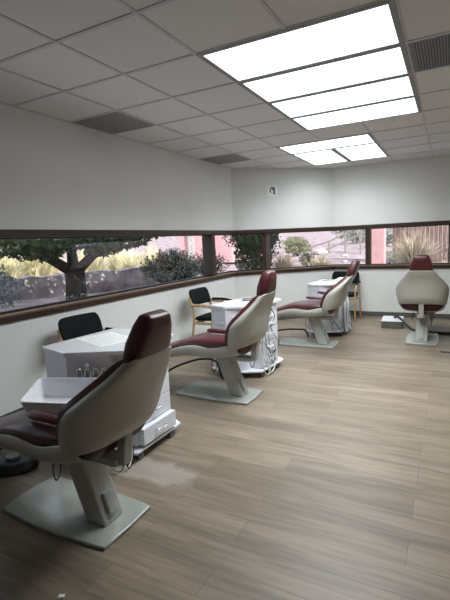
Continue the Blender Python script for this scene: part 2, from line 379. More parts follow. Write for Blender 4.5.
# ------------------------------------------------------------------ dental chair (faces -x, origin at the centre of its foot plate)
def dental_chair(recline=0):
    def swing(bm):
        bmesh.ops.rotate(bm, cent=(.30, 0, .50), matrix=Matrix.Rotation(math.radians(-recline), 3, 'Y'), verts=bm.verts)
        return bm
    t = empty('dental_chair', (0, 0, 0), cat='dental chair', group='burgundy dental chairs')
    # foot plate: rounded rectangle bowing outwards
    poly = []
    for x in [-.385 + .77 * k / 12 for k in range(13)]: poly.append((x, -.185 - .022 * math.sin(PI * (x + .385) / .77)))
    poly += [(.388, -.1), (.392, 0), (.388, .1)]
    for x in [.385 - .77 * k / 12 for k in range(13)]: poly.append((x, .185 + .022 * math.sin(PI * (x + .385) / .77)))
    poly += [(-.405, .09), (-.412, 0), (-.405, -.09)]
    bm = bmesh.new(); prism(bm, poly, 0, .02); build('base_plate', bm, 'plate', t, bevel=.006)
    # slanted column
    bm = bmesh.new()
    loft(bm, [[(xc - .068, -.075, z), (xc + .068, -.075, z), (xc + .068, .075, z), (xc - .068, .075, z)] for xc, z in ((.222, .02), (.085, .385))])
    build('column', bm, 'creammetal', t, bevel=.014, seg=3)
    bm = bmesh.new(); loft(bm, [[(x0, -.03, z), (x0 + .03, -.03, z), (x0 + .03, .03, z), (x0, .03, z)] for x0, z in ((.263, .065), (.222, .175))])
    build('switch_box', bm, 'creammetal', t, bevel=.006)
    # seat pan (legrest included)
    rows = [(-.975, .215, .262, .14), (-.95, .200, .276, .165), (-.74, .262, .350, .205), (-.56, .320, .415, .222), (-.39, .374, .468, .235), (-.24, .398, .513, .25), (-.10, .402, .533, .262), (.045, .402, .519, .270),
            (.15, .41, .532, .275), (.23, .425, .552, .277), (.29, .44, .56, .274), (.345, .46, .56, .268)]
    P = smoothpath([(a, b, c) for a, b, c, d in rows], 3); Wd = smoothpath([(a, d, 0) for a, b, c, d in rows], 3)
    rings = []
    for p, q in zip(P, Wd):
        x, zb, zt = p; w = q[1]; ring = []
        for k in range(17):
            a = PI * k / 16 + PI; cx, sx = math.cos(a), math.sin(a)
            ring.append((x, w * math.copysign(abs(cx) ** .45, cx), zt + (zt - zb) * -abs(sx) ** .6))
        rings.append(ring)
    bm = bmesh.new(); R = loft(bm, rings, closed=False); bm.faces.new(R[0])
    build('seat_pan', bm, 'cream', t, smooth=True, solid=.014)
    # seat cushion
    rings = []
    crow = [(-.965, .262, .12, .01), (-.945, .275, .145, .025), (-.74, .352, .19, .038), (-.56, .418, .208, .040), (-.39, .470, .220, .042), (-.24, .512, .234, .050), (-.10, .528, .246, .060), (.03, .520, .25, .072), (.12, .525, .25, .07), (.20, .54, .25, .05), (.28, .55, .25, .018), (.34, .55, .24, .004), (.358, .54, .232, .0)]
    P = smoothpath([(a, b, c) for a, b, c, d in crow], 3); Q = smoothpath([(a, d, 0) for a, b, c, d in crow], 3)
    for p, q in zip(P, Q):
        x, zt, w = p; hgt = q[1]; ring = []
        for k in range(24):
            a = 2 * PI * k / 24; cx, sx = math.cos(a), math.sin(a)
            y = w * math.copysign(abs(cx) ** .5, cx)
            z = zt + (hgt * abs(sx) ** .55 if sx >= 0 else -.085 * abs(sx) ** .5)
            ring.append((x, y, z))
        rings.append(ring)
    bm = bmesh.new(); loft(bm, rings); sc = build('seat_cushion', bm, 'red', t, smooth=True)
    # back shell
    brow = [(.285, (.280, .522), (.445, .535)), (.300, (.284, .585), (.498, .60)), (.315, (.312, .665), (.530, .70)), (.316, (.358, .742), (.555, .78)),
            (.272, (.440, .812), (.586, .845)), (.210, (.522, .880), (.624, .905)), (.162, (.588, .945), (.654, .955))]
    V = smoothpath([(w, a[0], a[1]) for w, a, b in brow], 4); Z = smoothpath([(w, b[0], b[1]) for w, a, b in brow], 4)
    n = 20; rings = []; N = len(V)
    ex = lambda i: (.84 - .36 * (i / (N - 1)) ** 2, .72 - .22 * (i / (N - 1)) ** 2)
    for i, (v, z) in enumerate(zip(V, Z)):
        w, xf, zf = v; _, xr, zr = z; ring = []; e1, e2 = ex(i)
        for k in range(n + 1):
            a = -PI / 2 + PI * k / n; s, c = math.sin(a), abs(math.cos(a))
            kk = c ** e2; ring.append((xf + (xr - xf) * kk, w * math.copysign(abs(s) ** e1, s), zf + (zr - zf) * kk))
        rings.append(ring)
    bm = bmesh.new(); loft(bm, rings, closed=False); build('back_shell', swing(bm), 'cream', t, smooth=True, solid=.013)
    # back cushion filling the shell, its front edge standing proud
    rings = []
    for i, (v, z) in enumerate(zip(V, Z)):
        w, xf, zf = v; _, xr, zr = z; ring = []; e = min(1, .55 + i / 5, .6 + (N - 1 - i) / 6); w2 = w * .955 - .004; e1, e2 = ex(i)
        for k in range(n + 1):
            a = -PI / 2 + PI * k / n; s, c = math.sin(a), abs(math.cos(a)); kk = c ** e2 * .84; 
            ring.append((xf + (xr - xf) * kk, w2 * math.copysign(abs(s) ** e1, s), zf + (zr - zf) * kk))
        for k in range(11):
            y = w2 * math.cos(PI * k / 10); d = (.036 + .012 * math.sin(PI * k / 10)) * e
            ring.append((xf - d * .86, y, zf + d * .5))
        rings.append(ring)
    bm = bmesh.new(); loft(bm, rings); build('back_cushion', swing(bm), 'red', t, smooth=True)
    # headrest
    hr = [(.583, .917, .014, .085), (.586, .925, .034, .116), (.596, .950, .048, .137), (.620, 1.015, .054, .131), (.650, 1.090, .050, .106), (.668, 1.134, .040, .086), (.674, 1.146, .024, .074)]
    rings = []
    for x, z, ht, w in hr:
        ring = []
        for k in range(24):
            a = 2 * PI * k / 24; c, s = math.cos(a), math.sin(a)
            uu = ht * math.copysign(abs(c) ** .42, c); yy = w * math.copysign(abs(s) ** .42, s)
            ring.append((x + uu * .94, yy, z - uu * .34))
        rings.append(ring)
    bm = bmesh.new(); loft(bm, rings); hd = build('headrest', swing(bm), 'red', t, smooth=True)
    bm = bmesh.new(); bx(bm, (.575, -.03, .88), (.610, .03, .94)); build('headrest_bar', swing(bm), 'darkplastic', t, bevel=.004)
    # arm pads
    for s in (-1, 1):
        bm = bmesh.new(); rings = []
        for x, w, hh in ((.060, .006, .006), (.068, .020, .012), (.09, .029, .017), (.16, .031, .018), (.25, .028, .018), (.285, .022, .015), (.295, .01, .008)):
            rings.append([(x, s * .275 + w * math.cos(2 * PI * k / 14), .692 - (x - .05) * .04 + hh * math.sin(2 * PI * k / 14)) for k in range(14)])
        loft(bm, rings); ap = build('armrest', bm, 'red', t, smooth=True)
        bm = bmesh.new(); bx(bm, (.105, s * .275 - .02, .662), (.29, s * .275 + .02, .6735)); build('arm_bracket', bm, 'chrome', ap, bevel=.003)
    # lift bar between column and back
    bm = bmesh.new()
    loft(bm, [[(x0, -.031, z), (x0 + .05, -.031, z), (x0 + .05, .031, z), (x0, .031, z)] for x0, z in ((.362, .368), (.378, .50), (.392, .572))])
    bx(bm, (.10, -.05, .36), (.372, .05, .40))
    build('lift_bar', bm, 'creammetal', t, bevel=.006)
    for q, (x, y) in enumerate(((.02, -.12), (.05, .11), (.30, .13))):
        tubeobj('cable_loop', [(x, y, .385), (x - .015, y - .01, .31), (x + .01, y - .015, .26), (x + .03, y, .31), (x + .025, y + .015, .385)], .0035, 'black', t, 6)
    return t
CH = [((1.51, -1.035, 0), 0, 'burgundy and cream dental chair nearest the camera, with a white basin on its seat'),
      ((1.38, .915, 0), 0, 'burgundy and cream dental chair second from the camera, beside the cart with black hanging cables'),
      ((1.615, 3.11, 0), 0, 'third burgundy dental chair from the camera, beside the cart with white hanging hoses'),
      ((3.03, 3.84, 0), -PI / 2, 'burgundy dental chair at far right, seen from behind and facing the back windows')]
chairs = [dental_chair(a) for a in (2, 9, 1, 8)]
for c, (loc, rz, lb) in zip(chairs, CH): c.location = loc; c.rotation_euler = (0, 0, rz); c['label'] = lb

# ------------------------------------------------------------------ instrument carts (local origin: middle of the drawer front on the floor, drawers face +x)
TOPZ = .79
def cart(k, loc, rz, label, W=1):
    t = empty('instrument_cart', loc, rz, label=label, cat='cart', group='white rolling instrument carts')
    foot = [(0, -.215), (0, .235), (-.10 * W, .30), (-.58 * W, .30), (-.64 * W, -.33), (-.33 * W, -.415)]
    cx = sum(p[0] for p in foot) / 6; cy = sum(p[1] for p in foot) / 6
    grow = lambda s: [(p[0] + math.copysign(s, p[0] - cx), p[1] + math.copysign(s, p[1] - cy)) for p in foot]
    bm = bmesh.new(); prism(bm, grow(.04), .062, .080); build('base_board', bm, 'white', t, bevel=.004)
    bm = bmesh.new(); gb = grow(-.02); gb[0] = (-.12, gb[0][1] - .055); gb[1] = (-.12, gb[1][1]); prism(bm, gb, .080, TOPZ - .03); bx(bm, (-.12, -.197, .080), (.0, -.187, TOPZ - .03)); bx(bm, (-.12, .205, .080), (.0, .215, TOPZ - .03)); build('body', bm, 'white', t, bevel=.004)
    bm = bmesh.new(); prism(bm, grow(.03), TOPZ - .03, TOPZ); build('worktop', bm, 'whitetop', t, bevel=.006)
    zs = [.092, .218, .362, .512, .598, .684, .757]
    for a, b in zip(zs, zs[1:]):
        out = .05 if (k == 0 and a < .1) else .008
        d = box('drawer', (-.10 if out < .03 else -.06, -.183, a + .0035), (out, .202, b - .0035), 'white', t, bevel=.004)
        zc = a + (b - a) * .60
        if b - a > .08:
            d2 = tubeobj('handle', [(out, -.045, zc), (out + .022, -.035, zc - .006), (out + .026, .01, zc - .010), (out + .022, .055, zc - .006), (out, .065, zc)], .0055, 'whiteplastic' if k else 'chrome', d, 8)
        else:
            d2 = tubeobj('handle', [(out, -.04, zc), (out + .018, -.03, zc), (out + .02, .01, zc - .005), (out + .018, .05, zc), (out, .06, zc)], .0045, 'whiteplastic' if k else 'chrome', d, 8)
    for x, y in ((.012, -.19), (.015, .17), (-.55 * W, .24), (-.58 * W, -.28), (-.31 * W, -.35)):
        bm = bmesh.new(); cyl(bm, (x, y, .028), .028, .022, 18, 'x'); w = build('caster', bm, 'caster', t, bevel=.003)
        bm = bmesh.new(); bx(bm, (x - .018, y - .014, .032), (x - .0135, y + .014, .0615)); bx(bm, (x + .0135, y - .014, .032), (x + .018, y + .014, .0615)); bx(bm, (x - .018, y - .014, .058), (x + .018, y + .014, .062))
        build('fork', bm, 'caster', w)
    # instrument holder on the chamfered face between (-.33,-.415) and (0,-.215)
    A = Vector((-.33 * W, -.415, 0)); B = Vector((0, -.215, 0)); v = (B - A).normalized(); nrm = Vector((v.y, -v.x, 0))
    A2 = A - nrm * .017
    def on(s, d, z): return A + v * s + nrm * (d - .012) + Vector((0, 0, z))
    bm = bmesh.new(); rings = []
    L_ = (B - A).length
    for d, z in ((.0, .60), (.0, .625), (.045, .625), (.045, .60)): rings.append([on(.03, d, z), on(L_ - .03, d, z)])
    a = [[bm.verts.new(p) for p in rg] for rg in rings]
    for i in range(4): bm.faces.new((a[i][0], a[(i + 1) % 4][0], a[(i + 1) % 4][1], a[i][1]))
    bm.faces.new([x[0] for x in a]); bm.faces.new([x[1] for x in a])
    ho = build('instrument_holder', bm, 'grey' if k == 0 else 'white', t, bevel=.003)
    for q in range(6):
        s = .055 + q * (L_ - .11) / 5
        bm = bmesh.new(); tube(bm, [on(s - .016, .03, .60), on(s - .018, .04, .655), on(s, .045, .678), on(s + .018, .04, .655), on(s + .012, .035, .56), on(s + .01, .03, .42)], .0085, 8)
        build('hose', bm, 'chrome' if k == 0 else 'whiteplastic', t, smooth=True)
    bm = bmesh.new(); p = on(.11, .018, .70); vs = cyl(bm, (0, 0, 0), .016, .022, 18, 'x'); bmesh.ops.rotate(bm, cent=(0, 0, 0), matrix=Matrix.Rotation(math.atan2(nrm.y, nrm.x), 3, 'Z'), verts=vs); bmesh.ops.translate(bm, vec=p, verts=vs)
    build('control_knob', bm, 'chrome', t, bevel=.002)
    return t, on
c1, on1 = cart(0, (1.47, -.235, 0), 0, 'white instrument cart nearest the camera, its bottom drawer slightly open')
c2, on2 = cart(1, (1.585, 1.73, 0), math.radians(-6), 'white instrument cart with black cables down its drawers, beside the second chair', .78)
c3, on3 = cart(2, (1.93, 3.93, 0), math.radians(-3), 'white instrument cart farthest back, hung with white hoses beside the third chair', .66)
# left panel details (panel between (-.64,-.33) and (-.33,-.415), facing -y)
def panel(t, W=1):
    A = Vector((-.64 * W, -.33, 0)); B = Vector((-.33 * W, -.415, 0)); v = (B - A).normalized(); n = Vector((v.y, -v.x, 0))
    return lambda s, d, z: A + v * s + n * (d - .017) + Vector((0, 0, z))
pn = panel(c1)
def panelbox(name, p, s0, s1, d0, d1, z0, z1, m, t, bevel=.002):
    bm = bmesh.new(); vs = [bm.verts.new(p(s, d, z)) for z in (z0, z1) for s, d in ((s0, d0), (s1, d0), (s1, d1), (s0, d1))]
    for f in ((3, 2, 1, 0), (4, 5, 6, 7), (0, 1, 5, 4), (1, 2, 6, 5), (2, 3, 7, 6), (3, 0, 4, 7)): bm.faces.new([vs[i] for i in f])
    return build(name, bm, m, t, bevel=bevel)
panelbox('cup_recess', pn, .12, .19, -.002, .014, .57, .64, 'grey', c1)
panelbox('socket', pn, .215, .275, -.002, .012, .575, .645, 'darkplastic', c1)
bm = bmesh.new(); q = pn(.16, .004, .70); vs = cyl(bm, (0, 0, 0), .035, .008, 24, 'y'); bmesh.ops.rotate(bm, cent=(0, 0, 0), matrix=Matrix.Rotation(math.atan2(-.085, .31), 3, 'Z'), verts=vs); bmesh.ops.translate(bm, vec=q, verts=vs)
build('dial', bm, 'white', c1, bevel=.002)
pn = panel(c2, .78)
panelbox('name_plate', pn, .10, .16, -.002, .006, .695, .72, 'grey', c2)
panelbox('cup_bracket', pn, .135, .225, -.002, .055, .60, .612, 'whiteplastic', c2)
panelbox('cup_holder', pn, .155, .21, .002, .05, .535, .60, 'whiteplastic', c2, .008)
pn = panel(c3, .66)
panelbox('name_plate', pn, .07, .15, -.002, .006, .66, .72, 'grey', c3)
def hoses(t, specs):
    for m, r, pts in specs: tubeobj('cable', pts, r, m, t, 6)
hoses(c2, [
    ('black', .004, [(.008, .03, .745), (.035, .06, .66), (.030, .09, .60), (.018, .02, .52), (.02, .10, .40), (.022, .19, .30), (.03, .10, .23), (.03, -.05, .18)]),
    ('black', .0045, [(.02, .21, .285), (.03, .12, .245), (.03, .0, .225), (.028, -.12, .33), (.02, -.19, .40)]),
    ('black', .004, [(.01, -.10, .52), (.025, -.11, .35), (.03, -.04, .16), (.03, .06, .12), (.03, .12, .2), (.025, .06, .33)]),
    ('grey', .0045, [(.01, -.05, .62), (.02, -.04, .42), (.025, -.02, .22), (.03, .03, .08), (.035, .07, .2)]),
    ('hosewhite', .006, [(.012, -.16, .48), (.035, -.19, .25), (.05, -.22, .09), (.06, -.17, .02), (.06, -.10, .06), (.05, -.08, .22)]),
    ('hosewhite', .006, [(.012, -.06, .50), (.035, -.10, .22), (.06, -.13, .055), (.06, -.05, .03), (.05, .06, .10), (.04, .10, .26)]),
    ('grey', .004, [(.012, -.12, .56), (.03, -.20, .32), (.035, -.14, .14), (.03, .02, .16)])])
hoses(c1, [('hosewhite', .005, [(-.12, -.32, .42), (-.03, -.33, .20), (.0, -.34, .05), (.04, -.36, .02), (.03, -.30, .07), (.01, -.27, .22)]),
           ('grey', .004, [(-.2, -.37, .42), (-.10, -.40, .20), (-.05, -.42, .06), (.02, -.40, .02), (.02, -.34, .12)])])
hoses(c3, [('whiteplastic' if q % 4 else 'grey', .0085, [(.012, -.19 + q * .045, .70 - q * .02), (.05, -.21 + q * .042, .45), (.045, -.17 + q * .034, .20), (.06, -.16 + q * .042, .045 + (q % 3) * .02), (.06, -.12 + q * .042, .06), (.03, -.10 + q * .042, .28)]) for q in range(9)] +
      [('black', .005, [(-.10, -.30, .3), (.02, -.32, .12), (.06, -.22, .035), (.06, -.05, .05), (.05, .1, .16)])])

# things on the carts
def paper(loc, rz, w, l, label, lines=8, group=None):
    t = empty('paper_sheet', loc, rz, label=label, cat='paper')
    box('sheet', (-w / 2, -l / 2, 0), (w / 2, l / 2, .0015), 'paper', t)
    bm = bmesh.new(); rr = random.Random(3)
    for q in range(lines):
        y = l / 2 - .03 - q * (l - .06) / lines; x = -w / 2 + .02
        while x < w / 2 - .04:
            d = rr.uniform(.012, .04); bx(bm, (x, y - .004, .0015), (min(x + d, w / 2 - .015), y + .001, .0019)); x += d + .008
    build('print', bm, 'ink', t, label='grey printed lines')
paper((1.10, -.26, TOPZ), math.radians(70), .30, .42, 'white printed sheet lying on the nearest cart top')
t = empty('instrument_tray', (1.36, 1.86, TOPZ), .4, label='shallow grey instrument tray on the cart beside the second chair', cat='tray')
bm = bmesh.new(); bx(bm, (-.13, -.09, 0), (.13, .09, .006)); bx(bm, (-.13, -.09, .006), (-.124, .09, .016)); bx(bm, (.124, -.09, .006), (.13, .09, .016)); bx(bm, (-.124, -.09, .006), (.124, -.084, .016)); bx(bm, (-.124, .084, .006), (.124, .09, .016))
build('tray_pan', bm, 'grey', t)
paper((1.20, 1.62, TOPZ), .3, .21, .29, 'white sheet of paper lying on the cart beside the second chair', 5)
t = empty('instrument_tray', (1.68, 3.98, TOPZ), .15, label='white oblong instrument tray on the farthest cart', cat='tray')
bm = bmesh.new(); bx(bm, (-.14, -.10, 0), (.14, .10, .012)); build('tray_pan', bm, 'whiteplastic', t, bevel=.005)
bm = bmesh.new()
for q in range(4): tube(bm, [(-.08 + q * .02, -.07 + q * .04, .018), (.10, -.05 + q * .03, .018)], .006, 6, 0)
build('instruments', bm, 'grey', t, kind=None)
t = tag(box('glove_box', (-.055, -.11, 0), (.055, .11, .055), 'whiteplastic', None, bevel=.006), 'small white box on the right side of the farthest cart top', 'box'); t.location = (1.895, 3.94, TOPZ); t.rotation_euler = (0, 0, .03)

# white basin resting on the nearest chair: trapezoid tub with flared sides
Q = [Vector((1.42, -1.255)), Vector((1.725, -1.165)), Vector((1.60, -.775)), Vector((1.18, -.93))]; qc = sum(Q, Vector((0, 0))) / 4
def quad(sc, z, rad=.035):
    out = []; P = [(p - qc) * sc for p in Q]
    for i in range(4):
        p, a, b = P[i], P[i - 1], P[(i + 1) % 4]; u1 = (a - p).normalized(); u3 = (b - p).normalized()
        for k in range(6):
            t_ = k / 5; out.append((*(p + u1 * rad * (1 - t_) ** 2 + u3 * rad * t_ ** 2), z))
    return out
bm = bmesh.new()
loft(bm, [quad(.80, 0), quad(.84, .012), quad(.98, .108), quad(1.0, .110), quad(1.0, .115), quad(.955, .115), quad(.82, .014), quad(.78, .008)])
b = build('plastic_basin', bm, 'whiteplastic', bevel=.002)
tag(b, 'white plastic basin lying on the seat of the nearest dental chair', 'basin'); b.location = (qc.x, qc.y, .592)

# ------------------------------------------------------------------ armchairs (face +x)
def armchair():
    t = empty('armchair', (0, 0, 0), cat='armchair', group='black padded wooden armchairs')
    for s in (-1, 1):
        y = s * .262
        # bent side: front leg rising into the arm and running back
        bm = bmesh.new(); tube(bm, [(.245, y, 0), (.238, y, .30), (.215, y, .52), (.15, y, .60), (.0, y, .628), (-.17, y, .633), (-.235, y, .64)], .021, 8, 6, rx=.013, up=(0, 1, 0)); build('front_leg', bm, 'beech', t, smooth=True)
        bm = bmesh.new(); tube(bm, [(-.255, y, 0), (-.225, y, .25), (-.205, y * .97, .48), (-.240, y * .93, .64), (-.272, y * .90, .74)], .020, 8, 6, rx=.013, up=(0, 1, 0)); build('rear_leg', bm, 'beech', t, smooth=True)
        bm = bmesh.new(); bx(bm, (-.2, y - .012, .375), (.232, y + .012, .41)); build('side_rail', bm, 'beech', t, bevel=.005)
        if s == 1:
            bm = bmesh.new(); tube(bm, [(-.20, y, .651), (-.10, y, .652), (.0, y, .649), (.13, y, .628)], .022, 10, 6, rx=.012, up=(0, 1, 0)); build('arm_pad', bm, 'fabric', t, smooth=True)
    for x in (-.19, .21):
        bm = bmesh.new(); bx(bm, (x - .012, -.25, .37), (x + .012, .25, .41)); build('cross_rail', bm, 'beech', t, bevel=.004)
    bm = bmesh.new(); rings = []
    for x, w, hh in ((-.215, .21, .006), (-.205, .228, .026), (-.10, .238, .036), (.10, .24, .040), (.21, .236, .036), (.245, .225, .024), (.255, .21, .006)):
        rings.append([(x, w * math.copysign(abs(math.cos(2 * PI * k / 20)) ** .4, math.cos(2 * PI * k / 20)), .452 + x * .04 + hh * math.copysign(abs(math.sin(2 * PI * k / 20)) ** .6, math.sin(2 * PI * k / 20))) for k in range(20)])
    loft(bm, rings); build('seat_pad', bm, 'fabric', t, smooth=True)
    bm = bmesh.new(); rings = []
    for z, w, hh in ((.615, .20, .006), (.622, .222, .02), (.66, .243, .026), (.74, .246, .027), (.80, .236, .024), (.828, .212, .016), (.834, .195, .005)):
        xo = -.235 - (z - .62) * .28
        rings.append([(xo + .02 - .035 * math.cos(PI * .5 * math.sin(2 * PI * k / 20)) + hh * math.copysign(abs(math.cos(2 * PI * k / 20)) ** .6, math.cos(2 * PI * k / 20)), w * math.copysign(abs(math.sin(2 * PI * k / 20)) ** .4, math.sin(2 * PI * k / 20)), z) for k in range(20)])
    loft(bm, rings); build('back_pad', bm, 'fabric', t, smooth=True)
    bm = bmesh.new(); tube(bm, [(-.252, -.255, .69), (-.30, -.15, .70), (-.312, 0, .70), (-.30, .15, .70), (-.252, .255, .69)], .02, 8, 6, rx=.008, up=(0, 0, 1)); build('back_rail', bm, 'beech', t, smooth=True)
    return t
a1 = armchair()
AC = [((.50, .285, 0), math.radians(-3), 'black padded wooden armchair against the left wall, behind the nearest cart'), ((.50, 2.50, 0), 0, 'black padded wooden armchair against the left wall beyond the second chair'),
      ((1.665, 5.05, 0), -PI / 2, 'black padded wooden armchair by the back wall, behind the farthest cart')]
for k, (loc, rz, lb) in enumerate(AC):
    o = a1 if k == 0 else copy_tree(a1)
    o.location = loc; o.rotation_euler = (0, 0, rz); o['label'] = lb

# ------------------------------------------------------------------ hoses, box, sign
tag(tubeobj('supply_hose', [(.62, 1.02, .013), (.66, 1.10, .10), (.80, 1.18, .17), (1.0, 1.24, .225), (1.16, 1.27, .20), (1.21, 1.275, .05), (1.23, 1.28, .013)], .0125, 'black', None, 8), 'black supply hose arching off the floor below the second chair', 'hose')
tag(tubeobj('supply_hose', [(.90, 3.30, .013), (1.02, 3.33, .09), (1.2, 3.40, .12), (1.40, 3.41, .13), (1.47, 3.42, .12), (1.51, 3.42, .06), (1.52, 3.42, .013)], .0125, 'black', None, 8), 'black supply hose arching off the floor below the third chair', 'hose')
tag(tubeobj('supply_hose', [(.40, -.75, .02), (.50, -.70, .07), (.60, -.68, .10), (.68, -.70, .07), (.70, -.705, .02)], .02, 'black', None, 8), 'black supply hose under the nearest chair behind the black foot control', 'hose')
t = empty('foot_control', (.74, -.86, 0), .5, label='black foot control on the floor under the nearest chair at the left edge', cat='foot control')
bm = bmesh.new(); n = 28
loft(bm, [[(a * math.cos(2 * PI * k / n), a * .85 * math.sin(2 * PI * k / n), z) for k in range(n)] for a, z in ((.155, 0), (.16, .012), (.15, .045), (.12, .062), (.06, .068))])
build('housing', bm, 'black', t, smooth=True)
bm = bmesh.new(); cyl(bm, (.0, 0, .078), .05, .02, 24); build('pedal', bm, 'grey', t, bevel=.004, label='grey round pedal')
t = empty('floor_box', (2.545, 4.66, 0), math.radians(3), label='grey box on the floor left of the far right chair', cat='box')
box('housing', (-.155, -.23, 0), (.155, .23, .112), 'boxgrey', t, bevel=.008)
box('lid', (-.157, -.232, .112), (.157, .232, .120), 'whitetop', t, bevel=.003, label='white lid')
tag(tubeobj('supply_hose', [(2.58, 4.60, .150), (2.64, 4.55, .165), (2.72, 4.47, .12), (2.82, 4.34, .05), (2.93, 4.24, .022), (3.12, 4.21, .02), (3.40, 4.20, .02), (3.9, 4.22, .02)], .0195, 'black', None, 8), 'thick black hose running from the grey floor box behind the far right chair', 'hose')
bm = bmesh.new()
tube(bm, [(3.27, 3.17, .006), (3.30, 3.13, .012), (3.34, 3.17, .006), (3.36, 3.12, .012), (3.40, 3.16, .006), (3.47, 3.13, .006)], .006, 6)
tag(build('cable', bm, 'black', smooth=True), 'short tangled dark cable on the floor at the right edge', 'cable')
bm = bmesh.new(); bx(bm, (-.013, -.009, 0), (.013, .009, .006)); o = tag(build('paper_scrap', bm, 'paper', bevel=.002), 'tiny pale scrap on the bare floor at bottom left', 'scrap'); o.location = (1.92, -1.505, 0); o.rotation_euler = (0, 0, .5)
# wall plate on the corner wall
an = math.atan2(1.33, 1.44)
t = empty('wall_sign', (.548 + .0006, 4.13 + .548 * 1.33 / 1.44 - .0006, 2.313), an, label='small square white sign with a grey picture high on the corner wall', cat='sign')
box('plate', (-.09, -.008, -.091), (.09, 0, .091), 'signwhite', t, bevel=.002)
bm = bmesh.new(); bx(bm, (.01, -.0086, -.065), (.055, -.008, .02)); build('pale_block', bm, 'ventblue', t)
bm = bmesh.new()
tube(bm, [(.0, -.009, .06), (-.03, -.009, .035), (-.045, -.009, .0), (-.035, -.009, -.035)], .010, 6, 4, rx=.0012, up=(0, 1, 0)); bx(bm, (-.005, -.0088, .015), (.045, -.008, .055)); bx(bm, (-.06, -.0088, .062), (.05, -.008, .068))
build('picture', bm, 'darkplastic', t)

# ------------------------------------------------------------------ outside
def gz0(x, y):
    d = max(0, -x if y < 4 else 0, y - 5.46, ((-x) * .68 + (y - 4.13) * .73))
    n = .05 * math.sin(x * 1.3 + y * .7) + .04 * math.sin(x * .6 - y * 1.9)
    return .56 + .045 * max(0, d - 2.5) + n * min(1, d / 6) + (.0022 * max(0, d - 18) ** 2 if d > 18 else 0)
bm = bmesh.new(); nx, ny = 80, 80; gv = {}
def gpos(i, j):
    x = -45 + 75 * i / nx; y = -14 + 74 * j / ny; return x, y
for i in range(nx + 1):
    for j in range(ny + 1):
        x, y = gpos(i, j); gv[i, j] = bm.verts.new((x, y, gz0(x, y)))
for i in range(nx):
    for j in range(ny):
        x0, y0 = gpos(i, j); x1, y1 = gpos(i + 1, j + 1)
        cx, cy = (x0 + x1) / 2, (y0 + y1) / 2
        if any(x > -.22 and x < 6.75 and y > -4.75 and y < 5.68 and y < 4.40 + x * .924 for x in (x0, x1, cx) for y in (y0, y1, cy)): continue
        bm.faces.new((gv[i, j], gv[i + 1, j], gv[i + 1, j + 1], gv[i, j + 1]))
build('ground', bm, 'ground', smooth=True, kind='structure')

def gz(x, y):                                    # height of the ground mesh itself
    fx, fy = (x + 45) / 75 * nx, (y + 14) / 74 * ny; i, j = int(fx), int(fy); a, b = fx - i, fy - j
    h = lambda p, q: gz0(*gpos(p, q))
    return (h(i, j) * (1 - a) + h(i + 1, j) * a) * (1 - b) + (h(i, j + 1) * (1 - a) + h(i + 1, j + 1) * a) * b

def grass(x, y, hgt, rad, m, n, label, seed, name='grass_clump', w=.011):
    rr = random.Random(seed); bm = bmesh.new()
    for q in range(n):
        a = rr.uniform(0, 2 * PI); b0 = rr.uniform(0, rad * .25); lean = rr.random() ** .8; L_ = hgt * rr.uniform(.6, 1.08)
        d = Vector((math.cos(a), math.sin(a), 0)); sd = Vector((-d.y, d.x, 0)); prev = None
        for s in range(5):
            u_ = s / 4; p = d * (b0 + rad * lean * u_ ** 1.5) + Vector((0, 0, L_ * (u_ - .35 * lean * u_ ** 2.4))); ww = w * (1 - u_ * .85)
            cur = (bm.verts.new(p - sd * ww), bm.verts.new(p + sd * ww))
            if prev: bm.faces.new((prev[0], prev[1], cur[1], cur[0]))
            prev = cur
    o = build(name, bm, m, label=label, cat='ornamental grass', group='dry grass clumps outside'); o.location = (x, y, gz(x, y) - .02); return o

def leaves(bm, pts, size, rr):
    for p in pts:
        a = Vector((rr.gauss(0, 1), rr.gauss(0, 1), rr.gauss(0, 1))).normalized(); b = a.orthogonal().normalized(); s = size * rr.uniform(.6, 1.3)
        vs = [bm.verts.new(p + a * s), bm.verts.new(p + b * s * .42), bm.verts.new(p - a * s), bm.verts.new(p - b * s * .42)]
        bm.faces.new(vs)

def shrub(x, y, rx, ry, h, m, n, size, label, seed, name='shrub', spiky=False):
    rr = random.Random(seed); z0 = gz(x, y)
    t = empty(name, (x, y, z0 - .02), label=label, cat='shrub', group='shrubs outside')
    bm = bmesh.new(); bs = bmesh.new()
    if spiky:
        for q in range(n // 14):
            a = rr.uniform(0, 2 * PI); l = rr.random() ** .6; tip = Vector((math.cos(a) * rx * l, math.sin(a) * ry * l, h * (1.0 - .45 * l * l) * rr.uniform(.75, 1.1)))
            tube(bs, [(tip.x * .1, tip.y * .1, 0), tip * .97], .0035, 4, 0)
            leaves(bm, [Vector((tip.x * (.15 + .85 * k / 13), tip.y * (.15 + .85 * k / 13), tip.z * (.25 + .75 * k / 13))) + Vector((rr.gauss(0, .02), rr.gauss(0, .02), rr.gauss(0, .02))) for k in range(14)], size, rr)
    else:
        pts = []
        while len(pts) < n:
            p = Vector((rr.uniform(-1, 1), rr.uniform(-1, 1), rr.uniform(-1, 1)))
            if .35 < p.length < 1 + .12 * math.sin(7 * p.x + 3) + .1 * math.sin(9 * p.z): pts.append(Vector((p.x * rx, p.y * ry, h * .55 + p.z * h * .48)))
        leaves(bm, pts, size, rr)
        for q in range(5):
            a = q * 1.3; tube(bs, [(0, 0, 0), (math.cos(a) * rx * .4, math.sin(a) * ry * .4, h * .7)], .015, 5, 0)
    build('foliage', bm, m, t); build('stem', bs, 'bark', t)
    return t

